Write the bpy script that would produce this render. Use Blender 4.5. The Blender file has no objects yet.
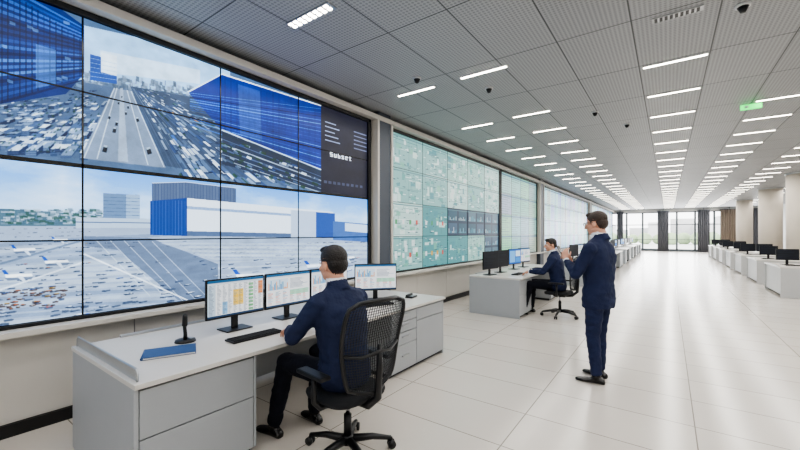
import bpy, bmesh, math, random
import numpy as np
from mathutils import Vector, Matrix, kdtree, noise
random.seed(7); rng=np.random.default_rng(5)
R=math.radians
F=370.0; CX=400.0; HY=233.0; VPX=668.0; CH=1.6; D=4.18
TH=math.atan((VPX-CX)/F); CT,ST=math.cos(TH),math.sin(TH)
# ------------------------------------------------------------ materials
def mat(name,col,rough=.5,metal=0.,spec=.5,noise=0.,nscale=20.,bump=0.,emit=None,es=0.,coat=0.,bd=.01):
    m=bpy.data.materials.new(name); m.use_nodes=True
    nt=m.node_tree; b=nt.nodes['Principled BSDF']
    c=tuple((x/255.)**2.2 for x in col)+(1,)
    b.inputs['Base Color'].default_value=c
    b.inputs['Roughness'].default_value=rough; b.inputs['Metallic'].default_value=metal
    b.inputs['Specular IOR Level'].default_value=spec
    b.inputs['Coat Weight'].default_value=coat
    if emit: 
        b.inputs['Emission Color'].default_value=tuple((x/255.)**2.2 for x in emit)+(1,)
        b.inputs['Emission Strength'].default_value=es
    if noise or bump:
        tc=nt.nodes.new('ShaderNodeTexCoord'); n=nt.nodes.new('ShaderNodeTexNoise')
        n.inputs['Scale'].default_value=nscale; n.inputs['Detail'].default_value=3
        nt.links.new(tc.outputs['Object'],n.inputs['Vector'])
        if noise:
            mx=nt.nodes.new('ShaderNodeMix'); mx.data_type='RGBA'
            mx.inputs[6].default_value=tuple(x*(1-noise) for x in c[:3])+(1,)
            mx.inputs[7].default_value=tuple(min(1,x*(1+noise)) for x in c[:3])+(1,)
            nt.links.new(n.outputs['Fac'],mx.inputs[0]); nt.links.new(mx.outputs[2],b.inputs['Base Color'])
        if bump:
            bp=nt.nodes.new('ShaderNodeBump'); bp.inputs['Strength'].default_value=bump; bp.inputs['Distance'].default_value=bd
            nt.links.new(n.outputs['Fac'],bp.inputs['Height']); nt.links.new(bp.outputs[0],b.inputs['Normal'])
    return m
M={}
M['desk']=mat('desk_laminate',(160,164,168),.42,noise=.03,nscale=8)
M['desklight']=mat('desk_laminate_light',(186,187,188),.42,noise=.03,nscale=8)
M['desktop']=mat('desk_worktop',(202,199,194),.28,noise=.03,nscale=6)
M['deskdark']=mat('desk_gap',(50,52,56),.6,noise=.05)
M['alu']=mat('brushed_aluminium',(180,183,186),.3,.85,noise=.05,nscale=60)
M['black']=mat('black_plastic',(20,21,24),.42,noise=.08,nscale=40)
M['blackg']=mat('black_gloss',(10,11,14),.18)
M['chairm']=mat('chair_mesh_fabric',(38,40,44),.7,noise=.1,nscale=60)
M['chairf']=mat('chair_fabric',(28,30,34),.85,noise=.15,nscale=90,bump=.3)
M['chrome']=mat('chrome',(200,200,205),.15,1.,noise=.02)
M['suit']=mat('navy_suit_cloth',(35,43,70),.8,spec=.3,noise=.22,nscale=9,bump=.9,bd=.03)
M['suit2']=mat('navy_suit_cloth_b',(34,42,70),.8,spec=.3,noise=.22,nscale=9,bump=.9,bd=.03)
M['trou']=mat('dark_trouser_cloth',(22,24,33),.85,spec=.2,noise=.18,nscale=9,bump=.8,bd=.03)
M['shirt']=mat('white_shirt_cloth',(220,223,228),.7,noise=.04)
M['tie']=mat('tie_silk',(60,20,35),.5,noise=.1)
M['skin']=mat('skin',(205,154,130),.5,spec=.35,noise=.08,nscale=40)
M['lips']=mat('lips',(170,104,94),.45,noise=.05)
M['hair']=mat('dark_hair',(26,20,17),.5,noise=.35,nscale=120,bump=.8)
M['hair2']=mat('brown_hair',(52,39,31),.5,noise=.35,nscale=120,bump=.8)
M['shoe']=mat('black_leather',(16,15,16),.25,noise=.1)
M['eye']=mat('eye_white',(230,228,225),.2,noise=.01); M['iris']=mat('iris',(50,34,24),.2,noise=.05)
M['cream']=mat('cream_panel',(198,194,187),.5,noise=.02,nscale=4)
M['slate']=mat('slate_cladding',(74,80,90),.5,noise=.05,nscale=3)
M['wallg']=mat('wall_paint',(190,190,188),.6,noise=.02,nscale=3)
M['white']=mat('white_plastic',(215,216,216),.4,noise=.02)
M['base']=mat('black_skirting',(18,18,20),.5,noise=.05)
M['plaster']=mat('column_plaster',(208,198,184),.6,noise=.03,nscale=5)
M['curtain']=mat('grey_curtain',(96,97,102),.85,noise=.1,nscale=12)
M['curtain2']=mat('taupe_curtain',(128,116,104),.85,noise=.1,nscale=12)
M['frame']=mat('window_frame',(92,98,102),.4,.5,noise=.03)
M['blue']=mat('blue_notebook',(44,76,122),.55,noise=.1,nscale=30)
M['paper']=mat('paper',(228,228,224),.7,noise=.02)
M['lampon']=mat('led_diffuser',(255,255,255),.5,emit=(255,246,228),es=18,noise=.01)
M['exit']=mat('exit_sign_green',(40,180,80),.5,emit=(50,230,100),es=2.5,noise=.01)
M['ext']=mat('exterior_concrete',(200,200,200),.8,noise=.1,nscale=1)
M['green']=mat('exterior_foliage',(150,168,136),.9,noise=.3,nscale=1)
# ------------------------------------------------------------ mesh builder
class MB:
    def __init__(s): s.v=[];s.f=[];s.m=[];s.s=[];s.mats=[];s.lab=[]
    def mi(s,m):
        if isinstance(m,str): m=M[m]
        if m not in s.mats: s.mats.append(m)
        return s.mats.index(m)
    def add(s,vs,fs,m,smooth=False,lab=None):
        o=len(s.v); s.v+= [Vector(p) for p in vs]; s.lab+=[lab]*len(vs); k=s.mi(m)
        for f in fs: s.f.append([i+o for i in f]); s.m.append(k); s.s.append(smooth)
    def box(s,lo,hi,m,bev=0.):
        bm=bmesh.new(); bmesh.ops.create_cube(bm,size=1)
        lo=Vector(lo);hi=Vector(hi);c=(lo+hi)/2;sz=hi-lo
        for v in bm.verts: v.co=Vector((v.co.x*sz.x,v.co.y*sz.y,v.co.z*sz.z))
        if bev>0: bmesh.ops.bevel(bm,geom=bm.edges[:],offset=min(bev,min(abs(x) for x in sz)*.45),segments=2,affect='EDGES',profile=.6)
        bm.verts.index_update()
        s.add([v.co+c for v in bm.verts],[[v.index for v in f.verts] for f in bm.faces],m); bm.free()
    def loft(s,rings,m,smooth=True,caps=True,lab=None,close=True):
        n=len(rings[0]); vs=[p for r in rings for p in r]; fs=[]
        for i in range(len(rings)-1):
            for j in range(n if close else n-1):
                a=i*n+j;b=i*n+(j+1)%n; fs.append([a,b,b+n,a+n])
        if caps: fs.append(list(range(n))[::-1]); fs.append([(len(rings)-1)*n+j for j in range(n)])
        s.add(vs,fs,m,smooth,lab)
    def tube(s,pts,rad,m,n=10,lab=None,dense=None,caps=True,ball=False,sq=None):
        pts=[Vector(p) for p in pts]
        if not hasattr(rad,'__len__'): rad=[rad]*len(pts)
        if dense:
            P=[];Q=[]
            for i in range(len(pts)-1):
                L=(pts[i+1]-pts[i]).length; k=max(1,int(L/dense))
                for j in range(k): t=j/k; P.append(pts[i].lerp(pts[i+1],t)); Q.append(rad[i]*(1-t)+rad[i+1]*t)
            P.append(pts[-1]);Q.append(rad[-1]); pts,rad=P,Q
        if ball:
            d0=(pts[0]-pts[1]).normalized(); d1=(pts[-1]-pts[-2]).normalized()
            A=[(pts[0]+d0*rad[0]*math.sin(a),rad[0]*math.cos(a)) for a in (1.45,1.2,.9,.6,.3)]
            B=[(pts[-1]+d1*rad[-1]*math.sin(a),rad[-1]*math.cos(a)) for a in (.3,.6,.9,1.2,1.45)]
            pts=[a[0] for a in A]+pts+[b[0] for b in B]; rad=[a[1] for a in A]+list(rad)+[b[1] for b in B]
        rings=[]; ref=None
        for i,p in enumerate(pts):
            t=(pts[min(i+1,len(pts)-1)]-pts[max(i-1,0)]).normalized()
            if ref is None: ref=Vector((0,0,1)) if abs(t.z)<.9 else Vector((1,0,0))
            u=(ref-t*ref.dot(t)).normalized(); w=t.cross(u); ref=u
            a1,a2=(1,1) if sq is None else sq
            rings.append([p+u*math.cos(2*math.pi*j/n)*rad[i]*a1+w*math.sin(2*math.pi*j/n)*rad[i]*a2 for j in range(n)])
        s.loft(rings,m,True,caps,lab)
    def cyl(s,p0,p1,r0,r1,m,n=20,smooth=True):
        s.tube([p0,p1],[r0,r1],m,n)
    def ell(s,c,r,m,nu=20,nv=12,lab=None,rot=None):
        c=Vector(c);rings=[]
        for i in range(nv+1):
            a=-math.pi/2+math.pi*(i+.02 if i==0 else (i-.02 if i==nv else i))/nv
            ring=[]
            for j in range(nu):
                b=2*math.pi*j/nu; p=Vector((r[0]*math.cos(a)*math.cos(b),r[1]*math.cos(a)*math.sin(b),r[2]*math.sin(a)))
                if rot is not None: p=rot@p
                ring.append(c+p)
            rings.append(ring)
        s.loft(rings,m,True,True,lab)
    def mesh(s,name):
        me=bpy.data.meshes.new(name); me.from_pydata([tuple(v) for v in s.v],[],s.f)
        for m in s.mats: me.materials.append(m)
        me.polygons.foreach_set('material_index',s.m); me.polygons.foreach_set('use_smooth',s.s)
        bm=bmesh.new(); bm.from_mesh(me); bmesh.ops.recalc_face_normals(bm,faces=bm.faces); bm.to_mesh(me); bm.free()
        me.update(); return me
    def build(s,name,parent=None,loc=(0,0,0),rz=0):
        return obj(name,s.mesh(name),parent,loc,rz)
def obj(name,me,parent=None,loc=(0,0,0),rz=0):
    o=bpy.data.objects.new(name,me); bpy.context.collection.objects.link(o)
    o.location=loc; o.rotation_euler=(0,0,rz)
    if parent: o.parent=parent
    return o
# ------------------------------------------------------------ image painter
def fbm(H,W,base,octs):
    out=np.zeros((H,W),np.float32);amp=1.;tot=0
    for o in range(octs):
        n=base*2**o; g=rng.random((n+2,n*2+2)).astype(np.float32)
        yy=np.linspace(0,n,H);xx=np.linspace(0,n*2,W);y0=yy.astype(int);x0=xx.astype(int);fy=(yy-y0)[:,None];fx=(xx-x0)[None]
        out+=amp*((g[y0][:,x0]*(1-fx)+g[y0][:,x0+1]*fx)*(1-fy)+(g[y0+1][:,x0]*(1-fx)+g[y0+1][:,x0+1]*fx)*fy); tot+=amp; amp*=.6
    return out/tot-.5
class Cv:
    def __init__(s,W,H,col): s.W=W;s.H=H;s.a=np.ones((H,W,3),np.float32)*np.array(col,np.float32)/255
    def poly(s,pts,col,al=1.):
        p=np.array([(u*s.W,v*s.H) for u,v in pts]); x0,y0=np.floor(p.min(0)).astype(int);x1,y1=np.ceil(p.max(0)).astype(int)
        x0=max(x0,0);y0=max(y0,0);x1=min(x1,s.W);y1=min(y1,s.H)
        if x1<=x0 or y1<=y0: return
        X,Y=np.meshgrid(np.arange(x0,x1)+.5,np.arange(y0,y1)+.5); ins=np.zeros(X.shape,bool); n=len(p)
        for i in range(n):
            ax,ay=p[i];bx,by=p[(i+1)%n]
            if ay==by: continue
            ins^=((ay>Y)!=(by>Y))&(X<(bx-ax)*(Y-ay)/(by-ay)+ax)
        reg=s.a[y0:y1,x0:x1]; c=np.array(col,np.float32)/255
        reg[ins]=reg[ins]*(1-al)+c*al
    def rect(s,u0,v0,u1,v1,col,al=1.):
        x0,x1=sorted((int(round(u0*s.W)),int(round(u1*s.W)))); y0,y1=sorted((int(round(v0*s.H)),int(round(v1*s.H))))
        x1=max(x1,x0+1);y1=max(y1,y0+1);x0=max(x0,0);y0=max(y0,0)
        if x1<=0 or y1<=0: return
        r=s.a[y0:y1,x0:x1]; r[...]=r*(1-al)+np.array(col,np.float32)/255*al
    def line(s,p,q,w,col,al=1.):
        a=Vector((p[0]*s.W,p[1]*s.H));b=Vector((q[0]*s.W,q[1]*s.H));d=b-a
        if d.length<1e-6:return
        n=Vector((-d.y,d.x)).normalized()*w/2
        s.poly([((a+n).x/s.W,(a+n).y/s.H),((b+n).x/s.W,(b+n).y/s.H),((b-n).x/s.W,(b-n).y/s.H),((a-n).x/s.W,(a-n).y/s.H)],col,al)
    def blur(s,y0,y1):
        r=s.a[y0:y1]; p=np.pad(r,((1,1),(1,1),(0,0)),'edge')
        s.a[y0:y1]=(p[1:-1,1:-1]*2+p[:-2,1:-1]+p[2:,1:-1]+p[1:-1,:-2]+p[1:-1,2:])/6
    def grain(s,amt): s.a+=rng.normal(0,amt,(s.H,s.W,1)).astype(np.float32)
    def image(s,name):
        im=bpy.data.images.new(name,s.W,s.H); px=np.ones((s.H,s.W,4),np.float32); px[...,:3]=np.clip(s.a,0,1)
        im.pixels.foreach_set(px.ravel()); im.update(); im.pack(); return im
def screen_mat(name,im,strength):
    m=bpy.data.materials.new(name);m.use_nodes=True;nt=m.node_tree;b=nt.nodes['Principled BSDF']
    t=nt.nodes.new('ShaderNodeTexImage');t.image=im;t.extension='EXTEND'
    b.inputs['Base Color'].default_value=(.01,.01,.012,1);b.inputs['Roughness'].default_value=.3;b.inputs['Specular IOR Level'].default_value=.3
    nt.links.new(t.outputs[0],b.inputs['Emission Color']);b.inputs['Emission Strength'].default_value=strength
    return m
def quad(name,pts,m,parent=None):
    me=bpy.data.meshes.new(name);me.from_pydata([tuple(p) for p in pts],[],[(0,1,2,3)])
    uv=me.uv_layers.new(name='UVMap')
    for i,c in enumerate([(0,0),(1,0),(1,1),(0,1)]): uv.data[i].uv=c
    me.materials.append(m); o=obj(name,me,parent); return o
def wallpt(x,y):
    k=(x-CX)/F; d=D/(ST-CT*k); return d*(ST*k+CT), CH-(y-HY)*d/F
ZB,ZT=.88,3.50
# ---- video wall 1 picture
Y0,Y1=-1.5,4.81
def P(x,y):
    Y,h=wallpt(x,y); return ((Y-Y0)/(Y1-Y0),(h-ZB)/(ZT-ZB))
cv=Cv(2000,830,(84,112,146))
def PP(l): return [P(*q) for q in l]
def ray(vp,x,y,L,w,col,al=.9):
    d=Vector((x-vp[0],y-vp[1])); dn=d.normalized(); n=Vector((-dn.y,dn.x))*w/2; a=Vector((x,y)); b_=a+dn*L
    cv.poly(PP([tuple(a+n),tuple(b_+n*1.15),tuple(b_-n*1.15),tuple(a-n)]),col,al)
def bldg(vp,x,y,L,w,h,roof,wall,side):
    d=Vector((x-vp[0],y-vp[1])).normalized(); a=Vector((x,y)); b_=a+d*L; o=Vector((w,0)); H=Vector((0,h))
    if d.x>0:
        cv.poly(PP([tuple(a),tuple(b_),tuple(b_+H),tuple(a+H)]),side)
    else:
        cv.poly(PP([tuple(a+o),tuple(b_+o),tuple(b_+o+H),tuple(a+o+H)]),side)
    cv.poly(PP([tuple(b_),tuple(b_+o*1.08),tuple(b_+o*1.08+H),tuple(b_+H)]),wall)
    cv.poly(PP([tuple(a),tuple(b_),tuple(b_+o*1.08),tuple(a+o)]),roof)
    if h>1.6:
        for q in (.35,.65): cv.line(P(*(b_+H*q)),P(*(b_+o*1.08+H*q)),1,(min(255,wall[0]+60),min(255,wall[1]+60),min(255,wall[2]+60)),.7)
pal=[(44,58,82),(62,82,110),(88,112,140),(118,138,160),(150,168,186),(52,82,130)]
roofs=[(186,200,214),(150,168,190),(120,142,168),(212,222,230),(90,116,148),(78,104,140),(140,158,178)]
walls=[(40,58,90),(56,78,110),(30,46,76),(74,96,126)]
cv.rect(0,.5,1,1,(86,110,138))
cv.poly(PP([(-20,20),(82,25),(230,58),(230,100),(82,80),(-20,90)]),(164,200,230))
cv.poly(PP([(100,50),(200,70),(200,84),(100,72)]),(212,228,240),.7)
for i in range(420):
    x=random.uniform(84,222); yy=78+(x-84)*.13+random.uniform(-4,14); u,v=P(x,yy)
    g=random.randint(80,170); cv.rect(u,v,u+random.uniform(.001,.006),v+random.uniform(.006,.022),(g-15,g+3,g+22),.7)
vp=(126,78)
cv.poly(PP([(-10,92),(84,82),(126,90),(84,158),(-10,156)]),(82,104,132))
items=[]
for i in range(230):
    x=random.uniform(-4,112);yy=random.uniform(88,156)
    if x>84+(158-yy)*.42: continue
    items.append((yy,x))
for yy,x in sorted(items):
    s=(yy-74)/50.; bldg(vp,x,yy-6*s,random.uniform(3,8)*s,random.uniform(4,9)*s,random.uniform(1.5,5)*s,random.choice(roofs),random.choice(walls),random.choice(walls))
for i in range(160):
    x=random.uniform(0,100);yy=random.uniform(96,152)
    if x<84+(158-yy)*.4: ray(vp,x,yy,2.5,1,random.choice([(40,70,62),(30,50,60),(36,72,54),(226,232,238)]),.7)
cv.poly(PP([(130,86),(230,104),(330,190),(165,166)]),(66,84,108))
for i in range(46):
    t=i/46.; e=(168+t*130,168+t*16); s0=(131+t*14,87+t*7)
    cv.line(P(*s0),P(*e),random.choice([1,1.6,2.6]),random.choice(pal),.6)
items=[]
for i in range(360):
    yy=random.uniform(90,184); x=random.uniform(136+(yy-90)*.44,min(300,150+(yy-84)*1.7)); items.append((yy,x))
cont=[(176,84,60),(60,110,170),(196,150,80),(70,120,100)]
for yy,x in sorted(items):
    s=(yy-72)/60.
    if random.random()<.55: bldg(vp,x,yy-3*s,random.uniform(4,12)*s,random.uniform(1.6,3.2)*s,random.uniform(.6,1.4)*s,random.choice(roofs+[(220,228,236)]+([random.choice(cont)] if random.random()<.5 else [])),random.choice(walls),random.choice(walls))
    else: ray(vp,x,yy,random.uniform(3,9)*s,random.uniform(.8,2)*s,random.choice(pal+[(34,64,50),(42,78,58)]),.8)
cv.poly(PP([(114,88),(131,91),(166,168),(80,158)]),(128,144,164))
cv.poly(PP([(120,88),(123,88),(128,162),(118,161)]),(166,180,196),.8)
for a,b_ in (((114.5,88),(84,158)),((131,91),(164,167)),((117,88),(97,159)),((127,90),(148,165))): cv.line(P(*a),P(*b_),2.2,(216,226,236),.8)
for (x,y,s) in [(115,128,3),(117,122,2.4),(137,118,2.4),(128,106,1.6),(119,102,1.4),(148,148,4),(106,146,4),(122,96,1),(126,112,1.8),(110,116,2)]: ray(vp,x,y,s*1.6,s,(18,26,38)); ray(vp,x,y-.6,s*.5,s*.9,(180,196,210))
cv.blur(415,830)
# left glass tower
cv.poly(PP([(-60,-80),(84,26),(84,74),(66,94),(0,104),(-60,120)]),(18,52,112))
for i in range(18):
    c=random.choice([(60,116,186),(90,146,206),(36,84,152),(12,34,78)])
    cv.poly(PP([(-20,-30+i*8),(84,28+i*3.0),(84,29.5+i*3.0),(-20,-26+i*8)]),c,.75)
for i in range(14): cv.line(P(2+i*6,-14+i*4),P(2+i*6,103-i*2),1.5,(10,28,64),.85)
for k in range(10):
    x=random.uniform(0,78);yy=random.uniform(20,90); cv.poly(PP([(x,yy),(x+6,yy+2),(x+6,yy+5),(x,yy+3)]),(150,196,234),.4)
cv.poly(PP([(36,44),(56,50),(56,84),(36,88)]),(96,146,200),.5)
cv.poly(PP([(90,54),(117,61),(117,84),(90,80)]),(38,86,156)); cv.poly(PP([(101,52),(117,56),(117,76),(101,72)]),(216,228,238))
for i in range(5): cv.line(P(90,58+i*4.5),P(117,64+i*4),1.2,(140,180,216),.8)
# right glass building
cv.poly(PP([(188,92),(222,74),(322,106),(322,170),(222,130)]),(14,54,134))
for i in range(16): cv.line(P(190,93+i*2.1),P(322,109+i*3.8),random.choice([1.5,2.5,3.5]),random.choice([(60,130,210),(30,92,180),(8,28,80),(90,160,220)]),.75)
for i in range(17): cv.line(P(225+i*6,77+i*1.9),P(225+i*6,132+i*2.4),1.4,(8,26,74),.75)
cv.line(P(188,92),P(222,74),4,(220,232,240));cv.line(P(222,74),P(322,106),5,(228,236,244))
cv.line(P(222,130),P(322,170),5,(200,216,232))
cv.poly(PP([(222,131),(322,171),(322,192),(222,164)]),(40,56,80))
for k in range(6): cv.line(P(222,134+k*5),P(322,173+k*4),random.choice([2,3,5]),random.choice([(150,168,190),(90,112,146),(36,64,60),(190,204,218)]),.75)
for i in range(110): 
    x=random.uniform(205,318);yy=138+(x-222)*.38+random.uniform(-2,24);
    if yy<189: ray((120,100),x,yy,random.uniform(3,7),random.uniform(1,2.2),random.choice(pal+[(34,70,50)]*4+[(220,228,236)]),.8)
cv.poly(PP([(238,84),(260,91),(262,142),(240,134)]),(150,180,214),.22)
# dark info panel
cv.poly(PP([(321,90),(380,100),(380,215),(321,215)]),(36,37,54))
for i in range(5):
    u,v=P(325,122+i*4.5); cv.rect(u,v,u+.03+.03*random.random(),v+.006,(150,160,184)); cv.rect(u+.1,v-.005,u+.15,v+.002,(130,140,170),.8)
u,v=P(330,156)
gl={'S':['111','100','111','001','111'],'u':['000','101','101','101','111'],'b':['100','100','111','101','111'],'s':['000','111','110','011','111'],'e':['000','111','111','100','111'],'t':['010','111','010','010','011']}
for i,c in enumerate('Subset'):
    for r,row in enumerate(gl[c]):
        for q,ch in enumerate(row):
            if ch=='1': cv.rect(u+i*.0130+q*.003,v+.02-r*.0055,u+i*.0130+q*.003+.003,v+.0255-r*.0055,(238,240,246))
for i in range(9): u,v=P(324+i*4.5,183+i*.6); cv.rect(u,v,u+.010,v+.016,(84,92,116),.8)
n=fbm(830,2000,20,5)[...,None]; cv.a[415:]*=(1+.35*n[415:])
# lower picture
for i in range(415):
    t=i/415.
    if i>230: c=np.array([206,222,236])*(1-(i-230)/185)+np.array([104,166,228])*((i-230)/185)
    else: c=np.array([150,168,190])
    cv.a[i,:]=c/255
cl=np.clip(fbm(415,2000,4,6)*2.2,0,1)[...,None]; hmask=(np.clip((np.arange(415)-240)/60.,0,1))[:,None,None]
cv.a[:415]=cv.a[:415]*(1-cl*hmask)+np.array([.93,.96,.99])*cl*hmask
cv.poly(PP([(-60,212),(0,213),(100,216),(230,224),(368,232),(368,300),(0,340),(-60,340)]),(158,172,190))
cv.poly(PP([(-60,207),(30,210),(102,216),(102,226),(-60,226)]),(88,118,134))
for i in range(300): x=random.uniform(0,102);yy=random.uniform(211,225);u,v=P(x,yy);cv.rect(u,v,u+random.uniform(.002,.008),v+random.uniform(.003,.010),random.choice([(80,108,124),(120,142,156),(180,194,206),(60,92,84)]),.7)
vq=(560,206)
for k in range(16):
    y0_=232+k*6; cv.poly(PP([(-10,y0_+12),(84,y0_+5),(367,y0_-10+random.uniform(0,6)),(367,y0_-7),(84,y0_+8+random.uniform(0,2)),(-10,y0_+16)]),random.choice([(130,148,170),(186,198,210),(200,210,220),(112,132,158)]),.5)
cv.poly(PP([(84,236),(150,238),(218,264),(218,308),(178,300),(118,250),(84,246)]),(108,124,148),.9)
for k in range(5): cv.line(P(96+k*14,240+k*.3),P(150+k*17,296+k*3),1.6,(214,224,234),.8)
items=[]
for r in range(26):
    yb=228+r*3.9; x=random.uniform(-8,0)
    while x<364:
        s=max(.35,(yb-205)/75.); x+=random.uniform(3,8)*s
        if random.random()<.35: x+=random.uniform(8,30)*s
        yy=yb+(60-x)*.02
        if x>90 and yy<241: continue
        if 96<x<214 and abs((yy-240)-(x-120)*.45)<16 and random.random()<.8: continue
        if random.random()<.66: items.append((yy,x,s))
for yy,x,s in sorted(items):
    if yy>325: continue
    t=random.random()
    roof=random.choice([(222,229,236),(234,239,243),(186,198,210),(130,148,172),(80,98,126),(56,72,100),(98,116,142)])
    if t<.06: roof=random.choice([(206,104,50),(46,96,176),(190,76,56),(216,176,70)])
    bldg(vq,x,yy,random.uniform(2.4,6)*s,random.uniform(1.6,3.4)*s,random.uniform(.5,1.5)*s,roof,(60,74,98),(88,102,124))
cv.poly(PP([(160,243),(367,243),(367,258),(215,260)]),(180,193,206),.6)
for k in range(7): cv.line(P(180+k*4,245+k*2),P(367,246+k*2.2),1.4,(228,235,242) if k%2 else (96,114,144),.6)
cv.line(P(84,254),P(196,304),4,(232,238,244),.9); cv.line(P(0,264),P(84,240),5,(104,122,146),.8); cv.line(P(0,290),P(84,262),4,(226,233,240),.8)
def plane(x,y,s):
    cv.poly(PP([(x-9*s,y+1.4*s),(x+10*s,y+.6*s),(x+9*s,y+2.4*s),(x-7*s,y+3*s)]),(70,86,112),.6)
    cv.poly(PP([(x-9*s,y-1*s),(x+9*s,y-1.6*s),(x+10*s,y),(x-8*s,y+1.2*s)]),(244,247,250)); cv.poly(PP([(x-1*s,y),(x+4*s,y+4.4*s),(x+6*s,y+4.4*s),(x+3*s,y)]),(206,216,228)); cv.poly(PP([(x-9*s,y-1*s),(x-11*s,y-4*s),(x-8.5*s,y-4*s),(x-6*s,y-1*s)]),(40,90,170))
for q in ((24,250,1.2),(56,262,1.3),(18,276,1.5),(250,276,1.6),(318,266,1.3),(60,240,.8),(345,258,1)): plane(*q)
for i in range(56):
    x=random.uniform(0,66);yy=random.uniform(290,310)-x*.1;bldg(vq,x,yy,random.uniform(2,5),random.uniform(1.6,3),1.3,random.choice([(214,104,40),(222,124,60),(236,238,240),(60,64,72),(226,180,60),(60,110,180)]),(74,66,72),(100,90,90))
cv.poly(PP([(240,272),(330,263),(367,268),(367,275),(262,294)]),(206,217,228),.35)
cv.blur(0,240)
cv.poly(PP([(103,193),(140,195),(140,222),(103,223)]),(110,136,166)); cv.poly(PP([(126,194.5),(140,195),(140,222),(126,222)]),(150,174,198))
for i in range(7): cv.line(P(103,197+i*3.6),P(140,198.5+i*3.4),1.4,(76,102,136),.8)
cv.poly(PP([(76,217),(150,219),(150,228),(76,228)]),(176,192,208)); cv.line(P(76,222),P(150,223),3,(70,94,128),.8)
cv.poly(PP([(152,183),(186,182),(236,188),(236,206),(152,202)]),(84,100,128))
for i in range(27): cv.line(P(154+i*3,183),P(154+i*3,204),1.2,(118,136,164),.8)
cv.line(P(152,183),P(186,182),2,(200,210,222)); cv.line(P(186,182),P(236,188),2,(200,210,222))
cv.poly(PP([(150,201),(187,198),(187,236),(150,235)]),(34,74,140))
for i in range(11): cv.line(P(153+i*3.2,200.5),P(153+i*3.2,235),1.2,(70,112,174),.8)
cv.poly(PP([(187,198),(333,212),(333,238),(187,236)]),(220,228,236))
cv.poly(PP([(187,206),(333,217),(333,219),(187,209)]),(140,164,194)); cv.poly(PP([(187,231),(333,234.5),(333,238),(187,236)]),(92,112,142))
for i in range(36): cv.line(P(190+i*4,200+i*.3),P(190+i*4,232),1,(190,202,216),.7)
cv.poly(PP([(291,210),(335,213),(335,238),(291,238)]),(180,194,212)); cv.poly(PP([(316,212),(335,213.5),(335,238),(316,238)]),(52,92,156))
cv.poly(PP([(333,221),(368,224),(368,242),(333,240)]),(80,116,168)); cv.poly(PP([(345,223),(368,225),(368,233),(345,231)]),(196,210,226))
cv.a[:415]*=(1+.22*fbm(415,2000,24,4)[...,None]*np.clip(1-(np.arange(415)[:,None,None]-200)/60.,0,1))
cv.a=np.clip(cv.a,0,1); cv.a=cv.a**1.28; cv.a*=np.array([.97,1.,1.03]); cv.grain(.01)
im1=cv.image('video_wall_feed')
# ---- dashboards
c=Cv(1400,700,(176,200,198)); cols,rows=5,4
for i in range(cols):
    for r in range(rows):
        u0,u1=i/cols,(i+1)/cols;v0,v1=r/rows,(r+1)/rows
        dark=(r==1 and i>=2) or (r==0 and i==4)
        teal=(r==0 and i in(1,2)) or (r==1 and i==1)
        base=(40,58,78) if dark else ((84,146,150) if teal else random.choice([(150,192,184),(168,206,196),(134,180,178),(178,208,204)]))
        c.rect(u0,v0,u1,v1,base)
        if dark:
            for a in range(2):
                for bq in range(2):
                    x=u0+(u1-u0)*(.06+.48*a);y=v0+(v1-v0)*(.08+.47*bq); c.rect(x,y,x+(u1-u0)*.4,y+(v1-v0)*.38,random.choice([(62,90,114),(46,84,102),(80,110,126)]))
                    px=x
                    for k in range(7): c.rect(px,y+.005,px+.006,y+.01+random.random()*.05,random.choice([(120,190,210),(200,214,220),(70,150,170)]),.8); px+=.011
        else:
            pts=[(u0+random.random()*(u1-u0),v0+random.random()*(v1-v0)) for _ in range(11)]
            for k in range(10): 
                a,bq=pts[k],pts[k+1]; c.line(a,(bq[0],a[1]),1.8,random.choice([(40,104,108),(70,128,128),(236,244,240)]),.85); c.line((bq[0],a[1]),bq,1.8,(60,118,120),.85)
            for k in range(30):
                x=u0+random.random()*(u1-u0)*.9;y=v0+random.random()*(v1-v0)*.92
                c.rect(x,y,x+random.uniform(.004,.022),y+.006,random.choice([(36,78,90),(70,114,122),(236,244,242)]),.85)
            for k in range(12):
                x=u0+random.random()*(u1-u0)*.8;y=v0+random.random()*(v1-v0)*.75
                c.rect(x,y,x+random.uniform(.008,.035),y+random.uniform(.015,.06),random.choice([(216,234,226),(90,156,152),(72,136,146),(226,236,236),(120,180,160)]),.75)
            if r<=1 and i<=1:
                for k in range(4):
                    x=u0+(u1-u0)*(.1+.22*k);c.rect(x,v0+.09,x+.014,v0+.125,random.choice([(200,76,66),(70,146,100),(226,232,234),(214,164,70)]),.9)
        c.rect(u0,v1-.02,u1,v1-.012,(84,130,138),.8)
c.grain(.01); im2=c.image('dashboard_feed')
def tables(W,H,cols,rows,cl):
    c=Cv(W,H,cl)
    for i in range(cols):
        for r in range(rows):
            u0,u1=i/cols,(i+1)/cols;v0,v1=r/rows,(r+1)/rows
            c.rect(u0,v0,u1,v1,tuple(min(255,x+random.randint(-30,8)) for x in cl))
            n=9
            for k in range(n):
                c.rect(u0+.005,v0+(v1-v0)*(k+.3)/n,u0+(u1-u0)*random.uniform(.4,.95),v0+(v1-v0)*(k+.55)/n,random.choice([(60,96,110),(90,124,140),(50,104,104)]),.6)
            for k in range(5): x=u0+(u1-u0)*k/5.; c.rect(x,v0,x+.002,v1,(80,110,122),.6)
            c.rect(u0,v1-.03,u1,v1-.01,(60,108,136),.8)
    return c
im3=tables(900,500,4,4,(160,198,190)).image('table_feed')
im4=tables(2000,400,16,4,(172,202,222)).image('far_table_feed')
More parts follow.
